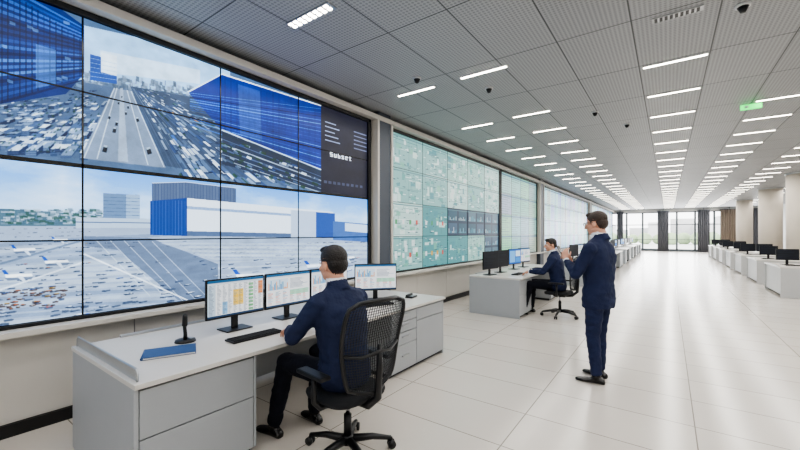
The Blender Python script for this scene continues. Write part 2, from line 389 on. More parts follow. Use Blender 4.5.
def sheet(kind):
    c=Cv(480,300,(236,240,244)); c.rect(0,.93,1,1,(40,96,140)); c.rect(0,.88,1,.93,(206,216,226)); c.rect(0,.0,1,.05,(40,66,96))
    if kind==0:
        c.rect(0,.05,.13,.88,(190,208,222))
        for r in range(24):
            v=.07+r*.034
            c.rect(.02,v,.02+random.uniform(.04,.09),v+.014,(90,110,136),.8)
            for k in range(9):
                col=random.choice([(90,104,122),(110,122,136)])
                bg=None
                if k in (3,4) and 5<r<19: bg=(242,196,70)
                if k==6 and r%3<2: bg=(106,184,120)
                if k==8 and r>12: bg=(232,136,72)
                if k==1 and r<10: bg=(120,176,220)
                if bg: c.rect(.15+k*.094,v-.008,.15+k*.094+.09,v+.024,bg,.95)
                c.rect(.155+k*.094,v,.155+k*.094+random.uniform(.03,.075),v+.013,col,.8)
    elif kind==1:
        c.rect(.02,.5,.48,.85,(204,220,236)); px=.04
        for k in range(18): h=.05+.25*random.random(); c.rect(px,.52,px+.016,.52+h,random.choice([(40,116,186),(70,156,196),(232,150,70)])); px+=.024
        for r in range(9): c.rect(.52,.52+r*.037,.52+random.uniform(.2,.45),.535+r*.037,(90,106,130),.8)
        for r in range(12): 
            for k in range(6): c.rect(.03+k*.16,.08+r*.033,.03+k*.16+random.uniform(.05,.13),.095+r*.033,random.choice([(110,122,136),(70,130,170),(200,96,76)]),.8)
        c.rect(.52,.3,.98,.46,(150,206,176),.8)
    return c
imS=sheet(0).image('spreadsheet'); imS2=sheet(1).image('report_view')
cb=Cv(300,180,(30,96,180)); cb.rect(.05,.1,.5,.9,(110,176,230)); cb.rect(.55,.5,.95,.9,(210,230,244)); cb.rect(.55,.1,.95,.42,(60,140,210)); imB=cb.image('blue_ui')
cd=Cv(300,180,(20,25,34)); 
for r in range(12): cd.rect(.05,.06+r*.075,.05+random.random()*.8,.075+r*.075,(50,66,86))
imD=cd.image('dark_ui')
SM={'w1':screen_mat('video_feed',im1,2.15),'w2':screen_mat('dash_feed',im2,1.3),'w3':screen_mat('table_feed',im3,1.25),'w4':screen_mat('far_feed',im4,1.5),
    's':screen_mat('sheet_screen',imS,1.15),'s2':screen_mat('sheet_screen_b',imS2,1.25),'b':screen_mat('blue_screen',imB,1.3),'d':screen_mat('dark_screen',imD,.6)}
# ------------------------------------------------------------ room shell
XL,XR,YB,YF,CZ=-4.34,6.8,-3.6,40.0,3.72
def nodegrid(name,base,line,px,py,ox,oy,w,rough,var,dots=None,spec=.5,dd_=.38):
    m=bpy.data.materials.new(name);m.use_nodes=True;nt=m.node_tree;N=nt.nodes;L=nt.links;b=N['Principled BSDF']
    tc=N.new('ShaderNodeTexCoord');sp=N.new('ShaderNodeSeparateXYZ');L.new(tc.outputs['Object'],sp.inputs[0])
    def mth(op,a,bb=None):
        n=N.new('ShaderNodeMath');n.operation=op
        for i,x in enumerate((a,bb)):
            if x is None: continue
            if isinstance(x,(int,float)): n.inputs[i].default_value=x
            else: L.new(x,n.inputs[i])
        return n.outputs[0]
    def axis(o,p,off):
        s=mth('DIVIDE',mth('SUBTRACT',o,off),p); fr=mth('FRACT',s); fl=mth('FLOOR',s)
        e=mth('LESS_THAN',mth('MULTIPLY',mth('MINIMUM',fr,mth('SUBTRACT',1.,fr)),p),w/2); return e,fl
    ex,fx=axis(sp.outputs[0],px,ox);ey,fy=axis(sp.outputs[1],py,oy); ed=mth('MAXIMUM',ex,ey)
    cmb=N.new('ShaderNodeCombineXYZ');L.new(fx,cmb.inputs[0]);L.new(fy,cmb.inputs[1])
    wn=N.new('ShaderNodeTexWhiteNoise');L.new(cmb.outputs[0],wn.inputs['Vector'])
    no=N.new('ShaderNodeTexNoise');no.inputs['Scale'].default_value=1.3;no.inputs['Detail'].default_value=6;L.new(tc.outputs['Object'],no.inputs['Vector'])
    val=mth('ADD',mth('MULTIPLY',mth('SUBTRACT',wn.outputs['Value'],.5),var),mth('MULTIPLY',mth('SUBTRACT',no.outputs['Fac'],.5),var*1.5))
    val=mth('ADD',val,1.)
    if dots:
        s1=mth('SINE',mth('MULTIPLY',mth('ADD',sp.outputs[0],sp.outputs[1]),dots));s2=mth('SINE',mth('MULTIPLY',mth('SUBTRACT',sp.outputs[0],sp.outputs[1]),dots))
        dd=mth('GREATER_THAN',mth('MULTIPLY',s1,s2),.12); val=mth('SUBTRACT',val,mth('MULTIPLY',dd,dd_))
    lin=lambda c:tuple((x/255.)**2.2 for x in c)+(1,)
    mx=N.new('ShaderNodeMix');mx.data_type='RGBA';mx.inputs[6].default_value=lin(base);mx.inputs[7].default_value=lin(line);L.new(ed,mx.inputs[0])
    hs=N.new('ShaderNodeHueSaturation');L.new(mx.outputs[2],hs.inputs['Color']);L.new(val,hs.inputs['Value']);L.new(hs.outputs[0],b.inputs['Base Color'])
    b.inputs['Roughness'].default_value=rough;b.inputs['Specular IOR Level'].default_value=spec
    return m
M['floor']=nodegrid('floor_tile',(200,194,186),(132,126,118),1.2,.6,.18,.3,.009,.19,.06,spec=.55)
M['ceil']=nodegrid('ceiling_mesh_panel',(166,168,171),(84,86,88),.7,1.25,.4,.6,.014,.5,.05,dots=80,dd_=.36)
def plane_box(name,lo,hi,m,bev=0):
    b=MB();b.box(lo,hi,m,bev);return b.build(name)
plane_box('floor',(XL-.2,YB-.2,-.12),(XR+.2,YF+.3,0),'floor')
plane_box('ceiling',(XL-.2,YB-.2,CZ),(XR+.2,YF+.3,CZ+.15),'ceil')
plane_box('wall_left',(XL-.2,YB-.2,0),(XL,YF+.3,CZ),'wallg')
plane_box('wall_right',(XR,YB-.2,0),(XR+.2,YF+.3,CZ),'wallg')
plane_box('wall_back',(XL,YB-.2,0),(XR,YB,CZ),'wallg')
b=MB()
y=YB
while y<YF-1:
    b.box((XL,y+.004,.1),(-4.2,min(y+1.25,YF)-.004,.80),'cream',.004); y+=1.25
b.box((XL,YB,.1),(-4.215,YF,.80),'slate')
b.build('wall_cladding_left')
plane_box('baseboard_left',(XL,YB,0),(-4.17,YF,.10),'base')
b=MB(); b.box((XL,YB,.80),(-4.02,YF,.845),'cream',.006); b.build('trim_1')
b=MB(); b.box((XL,YB,3.56),(-4.04,YF,3.64),'cream',.006); b.box((XL,YB,3.64),(-4.2,YF,CZ),'slate'); b.build('trim_2')
def pil(ya,yb):
    b=MB(); b.box((XL,ya,.0),(-4.06,yb,CZ-.005),'slate',.01)
    b.box((XL,ya-.05,.845),(-4.04,ya,3.56),'cream',.004); b.box((XL,yb,.845),(-4.04,yb+.05,3.56),'cream',.004); b.build('wall_pilaster')
pil(4.98,5.32); pil(15.0,15.5); pil(26.5,27.0)
def vwall(ya,yb,bounds,rows,sm,bw=.006):
    root=bpy.data.objects.new('video_wall',None);bpy.context.collection.objects.link(root)
    b=MB();b.box((XL,ya-.07,ZB-.033),(-4.19,yb+.07,ZT+.058),'blackg',.004)
    for (a,c) in (((XL,ya-.07,ZB-.033),(-4.15,yb+.07,ZB-.005)),((XL,ya-.07,ZT+.005),(-4.15,yb+.07,ZT+.058)),((XL,ya-.07,ZB-.033),(-4.15,ya-.005,ZT+.058)),((XL,yb+.005,ZB-.033),(-4.15,yb+.07,ZT+.058))): b.box(a,c,'black',.003)
    for y in bounds: b.box((-4.19,y-bw,ZB),(-4.174,y+bw,ZT),'blackg')
    for i in range(1,rows):
        z=ZB+(ZT-ZB)*i/rows; ww=bw*(2.6 if (i==2 and bw>.0055) else 1.); b.box((-4.19,ya,z-ww),(-4.174,yb,z+ww),'blackg')
    b.build('bezel_frame',root)
    quad('display_panels',[(-4.18,ya,ZB),(-4.18,yb,ZB),(-4.18,yb,ZT),(-4.18,ya,ZT)],sm,root)
vwall(Y0,Y1,[-1.45,-.25,1.0,2.24,3.35],4,SM['w1'],.007)
vwall(5.50,10.9,[5.5+i*1.08 for i in range(1,5)],4,SM['w2'],.005)
vwall(11.1,14.85,[11.1+i*.9375 for i in range(1,4)],4,SM['w3'],.005)
vwall(15.75,26.3,[15.75+i*1.05 for i in range(1,10)],4,SM['w4'],.005)
vwall(27.3,39.2,[27.3+i*1.1 for i in range(1,10)],4,SM['w4'],.005)
b=MB()
b.box((XL,YF,3.45),(XR,YF+.25,CZ),'wallg'); b.box((XL,YF,0),(XR,YF+.25,.12),'frame')
b.build('wall_far')
x=XL; i=1
while x<XR-.1:
    w=1.24; b=MB()
    b.box((x,YF+.05,.12),(x+.07,YF+.17,3.45),'frame',.005); b.box((x+w-.07,YF+.05,.12),(x+w,YF+.17,3.45),'frame',.005)
    b.box((x,YF+.05,.12),(x+w,YF+.17,.2),'frame'); b.box((x,YF+.05,3.37),(x+w,YF+.17,3.45),'frame'); b.box((x,YF+.07,2.3),(x+w,YF+.15,2.36),'frame'); b.box((x,YF+.07,1.0),(x+w,YF+.15,1.04),'frame')
    b.build('window_%d'%i); x+=w; i+=1
def curtain(xc,w,m):
    n=int(w/.02); b=MB(); ptsf=[]
    for j in range(n+1):
        t=j/n; ptsf.append((xc-w/2+t*w, YF-.25+.06*math.sin(t*w*45)))
    ringpts=lambda z:[Vector((p[0],p[1],z)) for p in ptsf]+[Vector((p[0],p[1]+.02,z)) for p in reversed(ptsf)]
    b.loft([ringpts(.03),ringpts(1.8),ringpts(3.5)],m); b.box((xc-w/2-.05,YF-.28,3.5),(xc+w/2+.05,YF-.2,3.55),'frame'); b.box((xc-.02,YF-.26,3.55),(xc+.02,YF-.22,CZ),'frame')
    b.build('curtain')
for xc,w,m in ((-.35,.8,'curtain'),(2.4,.8,'curtain'),(4.0,1.1,'curtain2'),(5.4,.8,'curtain'),(-3.6,.5,'curtain')): curtain(xc,w,m)
for (x,y,r) in ((3.95,18.9,.52),(3.95,24.6,.42),(3.95,32,.4)):
    b=MB(); b.cyl((x,y,0),(x,y,CZ),r,r,'plaster',40); b.cyl((x,y,0),(x,y,.1),r+.015,r+.015,'base',40); b.cyl((x,y,CZ-.05),(x,y,CZ),r+.03,r+.03,'white',40); b.build('round_column')
plane_box('exterior_ground',(-60,YF+.6,-.6),(70,160,-.4),'ext')
b=MB()
for i in range(22):
    x=-40+i*4.5; h=random.uniform(2,6); b.box((x,110+random.uniform(-8,8),-.4),(x+random.uniform(3,6),125,h),'ext')
b.build('distant_building')
b=MB()
for i in range(40):
    x=-30+i*1.9; r=random.uniform(.8,1.4); b.ell((x,80+random.uniform(-4,4),r*.5),(r,r,r),'green',10,6)
b.build('distant_hedge')
# ------------------------------------------------------------ ceiling fittings
lb=MB(); lb.box((-.33,-.03,-.012),(.33,.03,.002),'white',.003); lb.box((-.315,-.02,-.016),(.315,.02,-.011),'lampon'); lme=lb.mesh('ceiling_light')
def lite(x,y): obj('ceiling_light',lme,None,(x,y,CZ-.001))
def rng_y(a,s,e):
    y=a
    while y<e: yield y; y+=s
for y in [-2.0,.1,4.61,6.8]+list(rng_y(8.05,1.25,39)): lite(-3.05,y)
for y in [-1.9,4.58]+list(rng_y(6.68,1.25,39)): lite(-1.97,y)
for y in [-2.6,-1.3]+list(rng_y(5.66,1.25,39)): lite(.06,y)
for y in [-2.6,-.1,2.4]+list(rng_y(8.15,1.25,39)): lite(1.46,y)
for y in [-2.6,-.1,2.4,4.9]+list(rng_y(8.2,1.25,39)): lite(2.86,y)
for y in list(rng_y(-2.6,2.5,39)): lite(4.6,y)
b=MB(); b.box((-.30,-.06,-.012),(.30,.06,.002),'alu',.003)
for i in range(8):
    for j in range(2): b.box((-.285+i*.0725,-.046+j*.050,-.016),(-.285+i*.0725+.042,-.046+j*.050+.034,-.011),'lampon')
b.build('grid_downlight',None,(-2.82,2.41,CZ-.001))
def det(x,y,m='black'):
    b=MB(); b.cyl((0,0,-.02),(0,0,0),.055,.06,'white',20); b.cyl((0,0,-.07),(0,0,-.02),.02,.045,m,16); b.build('smoke_detector',None,(x,y,CZ))
def ceilpt(x,y,h=CZ):
    d=(h-CH)*F/(HY-y); lat=(x-CX)/F*d; return CT*lat-ST*d, ST*lat+CT*d
for px,py in ((417,78),(489,88),(627,124),(743,5),(595,112)): det(*ceilpt(px,py))
X,Y=ceilpt(677,14); b=MB(); b.box((-.2,-.05,-.012),(.2,.05,.001),'alu',.003)
for i in range(9): b.box((-.18+i*.041,-.038,-.015),(-.155+i*.041,.038,-.011),'black')
b.build('air_vent',None,(X,Y,CZ))
X,Y=ceilpt(751,103); b=MB(); b.box((-.13,-.02,-.10),(.13,.02,-.02),'exit',.005); b.cyl((0,0,-.03),(0,0,0),.012,.012,'alu',8); b.box((-.08,-.023,-.08),(-.03,-.02,-.04),'white'); b.build('exit_sign',None,(X,Y,CZ),0)
# ------------------------------------------------------------ furniture
def monitor(x,y,z,rz,sm,w=.53,h=.33,el=.12):
    root=bpy.data.objects.new('computer_monitor',None);bpy.context.collection.objects.link(root);root.location=(x,y,z);root.rotation_euler=(0,0,rz)
    b=MB(); zc=el+h/2
    b.box((-w/2,0,el),(w/2,.025,el+h),'black',.006); b.box((-w/2+.08,.02,el+.05),(w/2-.08,.05,el+h-.06),'black',.012)
    b.box((-.03,.03,.01),(.03,.05,zc),'black',.006); b.box((-.12,-.06,0.001),(.12,.12,.012),'black',.005)
    b.build('housing',root)
    quad('screen',[(-w/2+.012,-.001,el+.016),(w/2-.012,-.001,el+.016),(w/2-.012,-.001,el+h-.012),(-w/2+.012,-.001,el+h-.012)],sm,root)
def handle(b,x,y0,y1,z):
    b.box((x,y0,z-.006),(x+.022,y1,z+.006),'alu',.003)
def desk(xa,xb,ya,yb,near=.75,far=1.13,rail=False,dm='desk'):
    b=MB(); T=.75
    b.box((xa,ya,T-.03),(xb,yb,T),'desktop',.004)
    b.box((xa+.01,ya+.005,0.0),(xb-.03,ya+.03,T-.03),dm,.003)
    b.box((xa+.01,yb-.03,0.0),(xb-.03,yb-.005,T-.03),dm,.003)
    b.box((xa+.04,ya+.03,.06),(xa+.07,yb-.03,T-.03),dm)
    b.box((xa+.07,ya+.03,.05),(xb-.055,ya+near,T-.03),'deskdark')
    b.box((xb-.055,ya+.034,.42),(xb-.03,ya+near-.004,T-.05),dm,.003)
    b.box((xb-.055,ya+.034,.05),(xb-.03,ya+near-.004,.412),dm,.003)
    b.box((xa+.1,ya+.03,0),(xb-.08,ya+near,.05),'base')
    b.box((xa+.07,ya+near,.05),(xb-.03,ya+near+.018,T-.03),dm)
    yc=yb-far
    if far>0:
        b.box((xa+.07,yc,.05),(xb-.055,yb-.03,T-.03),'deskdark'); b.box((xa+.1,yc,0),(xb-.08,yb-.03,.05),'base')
        b.box((xa+.07,yc-.018,.05),(xb-.03,yc,T-.03),dm)
        hs=[(.05,.33),(.338,.47),(.478,.59),(.598,.70)]
        for (z0,z1) in hs:
            b.box((xb-.055,yc+.004,z0),(xb-.03,yc+.47,z1),dm,.003); handle(b,xb-.03,yc+.17,yc+.3,(z0+z1)/2+.02)
        b.box((xb-.055,yc+.478,.05),(xb-.03,yb-.034,.55),dm,.003);b.box((xb-.055,yc+.478,.558),(xb-.03,yb-.034,.70),dm,.003)
    b.box((xa+.005,ya+.3,T),(xa+.03,yb-.3,T+.02),'alu',.003)
    if rail:
        yy=ya+.03; z=T
        b.tube([(xa+.03,yy,z),(xa+.03,yy,z+.055),(xa+.05,yy,z+.07),(xb-.07,yy,z+.07),(xb-.05,yy,z+.055),(xb-.05,yy,z)],.007,'alu',8)
        b.box((xa+.035,yy-.003,z+.004),(xb-.055,yy+.003,z+.066),'alu')
    b.build('operator_desk')
DT=.75
desk(-3.62,-2.40,.80,4.35,rail=True)
MX=-3.08
monitor(MX,1.80,DT,R(90),SM['s'],.54,.34); monitor(MX,2.355,DT,R(90),SM['s2'],.54,.34); monitor(MX,2.91,DT,R(88),SM['s2'],.54,.34)
monitor(-3.0,3.62,DT,R(50),SM['s2'],.54,.34)
def keyboard(x,y,rz,z=DT):
    b=MB(); b.box((-.22,-.07,0.001),(.22,.07,.016),'black',.005)
    for r in range(5):
        for c in range(15): b.box((-.208+c*.028,-.06+r*.024,.016),(-.184+c*.028,-.04+r*.024,.022),'chairf')
    b.build('keyboard',None,(x,y,z),rz)
def mouse(x,y,rz,z=DT):
    b=MB(); b.ell((0,0,.015),(.03,.055,.014),'black',16,8); b.box((-.004,.02,.024),(.004,.04,.031),'chairf',.002); b.build('computer_mouse',None,(x,y,z),rz)
keyboard(-2.74,1.76,R(88)); keyboard(-2.78,3.35,R(70)); mouse(-2.72,2.3,R(90)); mouse(-2.72,3.75,R(90))
b=MB(); b.box((-.16,-.11,0.001),(.16,.11,.004),'blue',.002); b.box((-.155,-.105,.004),(.155,.105,.014),'paper'); b.box((-.16,-.11,.014),(.16,.11,.018),'blue',.002); b.tube([(-.158,-.11,.0105),(-.158,.11,.0105)],.009,'blue',8)
b.build('notebook',None,(-2.86,1.17,DT),R(65))
b=MB(); b.cyl((0,0,0.001),(0,0,.018),.075,.07,'black',24); b.tube([(0,0,.018),(0,0,.06),(-.012,0,.11),(-.01,0,.14)],[.016,.014,.013,.014],'black',12); b.tube([(-.01,0,.13),(-.006,0,.2)],[.02,.016],'black',12,ball=True); b.box((-.02,.03,.018),(.02,.055,.024),'alu',.002)
b.build('desk_microphone',None,(-3.06,1.36,DT))
b=MB(); b.box((-.05,-.09,0.001),(.05,.09,.02),'black',.006); b.tube([(-.03,-.08,.03),(-.03,.08,.03)],.016,'black',10,ball=True); b.box((-.0,-.06,.02),(.04,.06,.026),'alu'); b.build('desk_phone',None,(-2.75,4.05,DT),R(10))
b=MB(); b.box((-.1,-.14,0.001),(.1,.14,.004),'paper'); b.box((-.09,-.13,.004),(.11,.15,.007),'paper',0); b.build('paper_stack',None,(-2.65,2.75,DT),R(8))
desk(-3.25,-2.2,6.85,10.3)
for y,s in ((7.15,'d'),(7.75,'d'),(8.6,'b'),(9.3,'s2')): monitor(-2.9,y,DT,R(80),SM[s],.56,.36)
keyboard(-2.5,7.6,R(90)); keyboard(-2.55,9.0,R(90))
for i in range(5):
    ya=12.2+i*5.1
    desk(-2.75,-1.75,ya,ya+3.5)
    for k in range(4): monitor(-2.4,ya+.5+k*.8,DT,R(75),SM[['d','s2','d','b'][(k+i)%4]],.56,.36)
for i in range(7):
    ya=12.95+i*3.05
    desk(2.25,3.35,ya,ya+1.9,.7,0,dm='desklight')
    for k,xx in enumerate((2.60,3.08) if i%2==0 else (2.72,)):
        monitor(xx,ya+1.2,DT,R(8*(1-2*k)),SM['d'],.46,.30,.12)
    keyboard(2.7,ya+.8,0)
# ------------------------------------------------------------ office chair
def chair(x,y,rz):
    b=MB()
    for i in range(5):
        a=R(90+72*i+20); d=Vector((math.cos(a),math.sin(a),0))
        b.tube([Vector((0,0,.11))+d*.03,Vector((0,0,.105))+d*.18,Vector((0,0,.075))+d*.32],[.03,.024,.016],'black',8)
        c=d*.325; s=Vector((-d.y,d.x,0))
        for q in (-1,1): b.cyl(c+s*(.008*q)+Vector((0,0,.031)),c+s*(.026*q)+Vector((0,0,.031)),.03,.03,'black',16)
        b.cyl(c+Vector((0,0,.03)),c+Vector((0,0,.08)),.008,.008,'black',8)
    b.cyl((0,0,.08),(0,0,.14),.045,.04,'black'); b.cyl((0,0,.13),(0,0,.29),.028,.028,'black'); b.cyl((0,0,.28),(0,0,.42),.016,.016,'chrome')
    b.box((-.1,-.12,.385),(.1,.1,.43),'black',.015)
    rings=[]
    for (z,s) in ((.43,.86),(.442,.97),(.465,1.0),(.482,.985),(.492,.9),(.495,.6)):
        ring=[]
        for j in range(40):
            a=2*math.pi*j/40; cx=abs(math.cos(a))**.55*math.copysign(1,math.cos(a)); sy=abs(math.sin(a))**.55*math.copysign(1,math.sin(a))
            zz=z-(.03 if sy>.8 else 0)*(sy-.8)*2
            ring.append(Vector((cx*.25*s,.02+sy*.24*s,zz)))
        rings.append(ring)
    b.loft(rings,'chairf')
    for q in (-1,1):
        b.tube([(q*.1,0,.41),(q*.25,-.01,.42),(q*.305,-.02,.48),(q*.305,-.02,.65)],[.018,.018,.02,.018],'black',10)
        b.box((q*.305-.042,-.15,.65),(q*.305+.042,.13,.68),'black',.012)
    b.tube([(0,-.08,.41),(0,-.22,.42),(0,-.31,.50),(0,-.325,.70),(0,-.33,.86)],[.026,.028,.026,.022,.015],'black',10)
    def bp(s,t):
        hw=.205+.07*math.sin(min(1,t*1.25)*math.pi/2)
        e=(1-abs(2*t-1)**7)**.35 if 0<t<1 else 0
        hw=hw*(.62+.38*e)
        return Vector((s*hw, -.275-.085*t+.055*s*s-.02*math.cos(t*math.pi*2)*.6, .55+.60*t+.015*(1-s*s)*(1 if t>.5 else -1)))
    path=[bp(-1,t/20) for t in range(21)]+[bp(s/10,1) for s in range(-9,10)]+[bp(1,t/20) for t in range(20,-1,-1)]+[bp(s/10,0) for s in range(9,-11,-1)]
    b.tube(path,[.014]*len(path),'black',8,caps=False)
    b.tube([bp(-1,.45),bp(-.5,.42)+Vector((0,-.012,0)),(0,-.34,.82),bp(.5,.42)+Vector((0,-.012,0)),bp(1,.45)],.012,'black',8)
    root=bpy.data.objects.new('office_chair',None);bpy.context.collection.objects.link(root);root.location=(x,y,0);root.rotation_euler=(0,0,rz)
    b.build('chair_frame',root)
    g=MB(); nu,nv=28,34; vs=[bp(-1+2*i/nu,j/nv) for j in range(nv+1) for i in range(nu+1)]
    g.add(vs,[[j*(nu+1)+i,j*(nu+1)+i+1,(j+1)*(nu+1)+i+1,(j+1)*(nu+1)+i] for j in range(nv) for i in range(nu)],'chairm')
    o=g.build('back_mesh',root); w=o.modifiers.new('weave','WIREFRAME'); w.thickness=.0065; w.use_replace=True; w.use_even_offset=False
    return root
# ------------------------------------------------------------ people
def remesh(mb,name,voxel,smooth,matfn,override=None,wrinkle=None):
    me=mb.mesh(name+'_src'); o=bpy.data.objects.new(name+'_src',me); bpy.context.collection.objects.link(o)
    r=o.modifiers.new('r','REMESH'); r.mode='VOXEL'; r.voxel_size=voxel
    s=o.modifiers.new('s','SMOOTH'); s.iterations=smooth; s.factor=.5
    dg=bpy.context.evaluated_depsgraph_get(); ev=o.evaluated_get(dg); nm=bpy.data.meshes.new_from_object(ev); nm.name=name
    bpy.data.objects.remove(o); bpy.data.meshes.remove(me)
    kd=kdtree.KDTree(len(mb.v))
    for i,v in enumerate(mb.v): kd.insert(v,i)
    kd.balance()
    nm.materials.clear(); ml=[]
    for p in nm.polygons:
        c=p.center; _,i,_=kd.find(c); lab=mb.lab[i]
        if override: lab=override(c,lab) or lab
        m=matfn[lab]
        if m not in ml: ml.append(m); nm.materials.append(M[m])
        p.material_index=ml.index(m); p.use_smooth=True
    if wrinkle:
        cloth=set(ml.index(m) for m in wrinkle if m in ml); vs=set()
        for p in nm.polygons:
            if p.material_index in cloth: vs.update(p.vertices)
        nr=[v.normal.copy() for v in nm.vertices]
        for i in vs:
            v=nm.vertices[i]; c=v.co
            f=noise.noise(Vector((c.x*9,c.y*9,c.z*22)))*.007+abs(noise.noise(Vector((c.x*6+3,c.y*6,c.z*14-2))))*-.011
            v.co=c+nr[i]*f
    return nm
def head(parent,loc,pitch,yaw,hair,glasses=False,scale=1.):
    b=MB(); m='skin'
    b.ell((0,-.015,.03),(.073,.092,.085),m,32,20,'skin'); b.ell((0,.02,-.03),(.060,.072,.082),m,28,18,'skin')
    b.ell((0,.034,-.080),(.044,.044,.033),m,24,14,'skin'); b.ell((0,.068,-.092),(.018,.014,.014),m,14,10,'skin')
    b.tube([(0,.086,.018),(0,.102,-.014),(0,.110,-.030)],[.006,.009,.011],m,12,'skin',.005,ball=True)
    for q in (-1,1):
        b.ell((q*.012,.096,-.034),(.009,.010,.007),m,12,8,'skin'); b.ell((q*.075,-.010,-.010),(.008,.019,.032),m,16,12,'skin',rot=Matrix.Rotation(R(-12),3,'X'))
        b.ell((q*.078,-.004,-.012),(.007,.010,.02),m,12,10,'skin')
        b.tube([(q*.012,.084,.027),(q*.032,.082,.031),(q*.05,.068,.026)],[.004,.0045,.003],'hair',8,'brow',.004)
        b.ell((q*.04,.055,-.025),(.022,.02,.02),m,12,8,'skin')
        b.ell((q*.05,.0,-.065),(.014,.04,.022),m,14,10,'skin')
    b.tube([(-.022,.082,-.062),(-.008,.089,-.058),(.008,.089,-.058),(.022,.082,-.062)],[.003,.005,.005,.003],'lips',8,'lips',.003,ball=True)
    b.tube([(-.018,.083,-.067),(0,.088,-.068),(.018,.083,-.067)],[.003,.005,.003],'lips',8,'lips',.003,ball=True)
    b.tube([(0,-.02,-.04),(0,-.035,-.15)],[.054,.060],m,24,'skin',.01)
    b.ell((0,-.022,.048),(.081,.099,.084),'hair',36,22,'hair'); b.ell((0,-.052,.002),(.074,.068,.072),'hair',30,18,'hair')
    b.ell((0,.036,.098),(.056,.048,.028),'hair',24,12,'hair'); b.ell((.02,.05,.096),(.035,.036,.024),'hair',18,10,'hair')
    for q in (-1,1): b.ell((q*.068,.010,.022),(.009,.013,.034),'hair',12,10,'hair')
    def ov(c,lab):
        if lab=='brow' or lab=='lips': return lab
        y,z=c.y,c.z
        line=.062 if y>.055 else (.062-(.055-y)*1.2 if y>.02 else (-.012 if y>.006 else (.022 if y>-.028 else max(-.075,.022-(-.028-y)*3.2))))
        if z>line and lab!='skin': return 'hair'
        if z>line and z>.02 and abs(c.x)<.079 and y<.075: return 'hair'
        return 'skin'
    me=remesh(b,'head',.004,3,{'skin':'skin','hair':hair,'brow':hair,'lips':'lips'},ov)
    o=obj('head',me,parent,loc); o.rotation_euler=(pitch,0,yaw); o.scale=(scale*1.04,scale,scale)
    e=MB()
    for q in (-1,1):
        e.ell((q*.031,.074,.009),(.0135,.0135,.0075),'eye',14,10); e.ell((q*.031,.0855,.009),(.005,.003,.005),'iris',10,6)
    if glasses:
        for q in (-1,1):
            e.tube([(q*.032+.022*math.cos(a),.100,.006+.016*math.sin(a)) for a in [2*math.pi*i/16 for i in range(17)]],.0028,'black',6)
            e.tube([(q*.054,.100,.012),(q*.083,.04,.014),(q*.085,-.01,.012)],.0028,'black',6)
        e.tube([(-.01,.102,.01),(.01,.102,.01)],.0025,'black',6)
    e.build('eyes',o)
def hand(parent,wrist,direction,palm,side,curl=.35,thumb=.0,scale=1.):
    b=MB(); m='skin'
    rings=[]
    for (y,w,t,xo) in ((-.025,.026,.021,0),(0,.027,.02,0),(.03,.036,.017,0),(.06,.041,.015,0),(.088,.040,.012,0),(.098,.034,.008,0)):
        rings.append([Vector((xo+w*math.cos(a),y,t*math.sin(a))) for a in [2*math.pi*i/20 for i in range(20)]])
    b.loft(rings,m,True,True,'s')
    for k,(x,L,y0) in enumerate(((.031,.070,.086),(.0105,.078,.092),(-.010,.073,.089),(-.030,.058,.080))):
        x*=side; p=Vector((x,y0,.0)); a=curl*.6+.06*k; pts=[p-Vector((0,.02,0)),p]; rr=[.0095,.0095]
        for j,l in enumerate((.45,.31,.24)):
            p=p+Vector((x*.12*(1-j*.4),math.cos(a)*L*l,-math.sin(a)*L*l)); pts.append(p); rr.append([.0088,.008,.0068][j]); a+=curl*1.1
        b.tube(pts,rr,m,10,'s',.006,ball=True)
    q=side
    b.tube([(q*.016,.012,-.004),(q*.040,.040,-.012),(q*.056-q*thumb*.02,.066,-.020-thumb*.02),(q*.062-q*thumb*.03,.088,-.026-thumb*.03)],[.014,.0125,.0105,.008],m,12,'s',.006,ball=True)
    me=remesh(b,'hand',.0035,2,{'s':'skin'})
    y=Vector(direction).normalized(); z=-(Vector(palm)-y*Vector(palm).dot(y)).normalized(); x=y.cross(z)
    mtx=Matrix((( x.x,y.x,z.x,wrist[0]),(x.y,y.y,z.y,wrist[1]),(x.z,y.z,z.z,wrist[2]),(0,0,0,1)))
    o=obj('hand',me,parent); o.matrix_local=mtx@Matrix.Scale(scale,4)
    return o
def ering(c,right,fwd,rx,ry,n=36,p=2.4):
    c=Vector(c);out=[]
    for j in range(n):
        a=2*math.pi*j/n; ca=math.cos(a);sa=math.sin(a)
        out.append(c+right*(math.copysign(abs(ca)**(2/p),ca)*rx)+fwd*(math.copysign(abs(sa)**(2/p),sa)*ry))
    return out
def torso(b,rows,lab='jacket'):
    dense=[]
    for i in range(len(rows)-1):
        (c0,a0,b0),(c1,a1,b1)=rows[i],rows[i+1]; c0=Vector(c0);c1=Vector(c1);k=max(1,int((c1-c0).length/.02))
        for j in range(k): t=j/k; dense.append((c0.lerp(c1,t),a0+(a1-a0)*t,b0+(b1-b0)*t))
    c,a1,b1=rows[-1]; dense.append((Vector(c),a1,b1))
    rings=[]
    for i,(c,rx,ry) in enumerate(dense):
        t=(dense[min(i+1,len(dense)-1)][0]-dense[max(0,i-1)][0]).normalized(); right=Vector((1,0,0)); fwd=t.cross(right).normalized()
        rings.append(ering(c,right,fwd,rx,ry))
    b.loft(rings,'suit',True,True,lab)
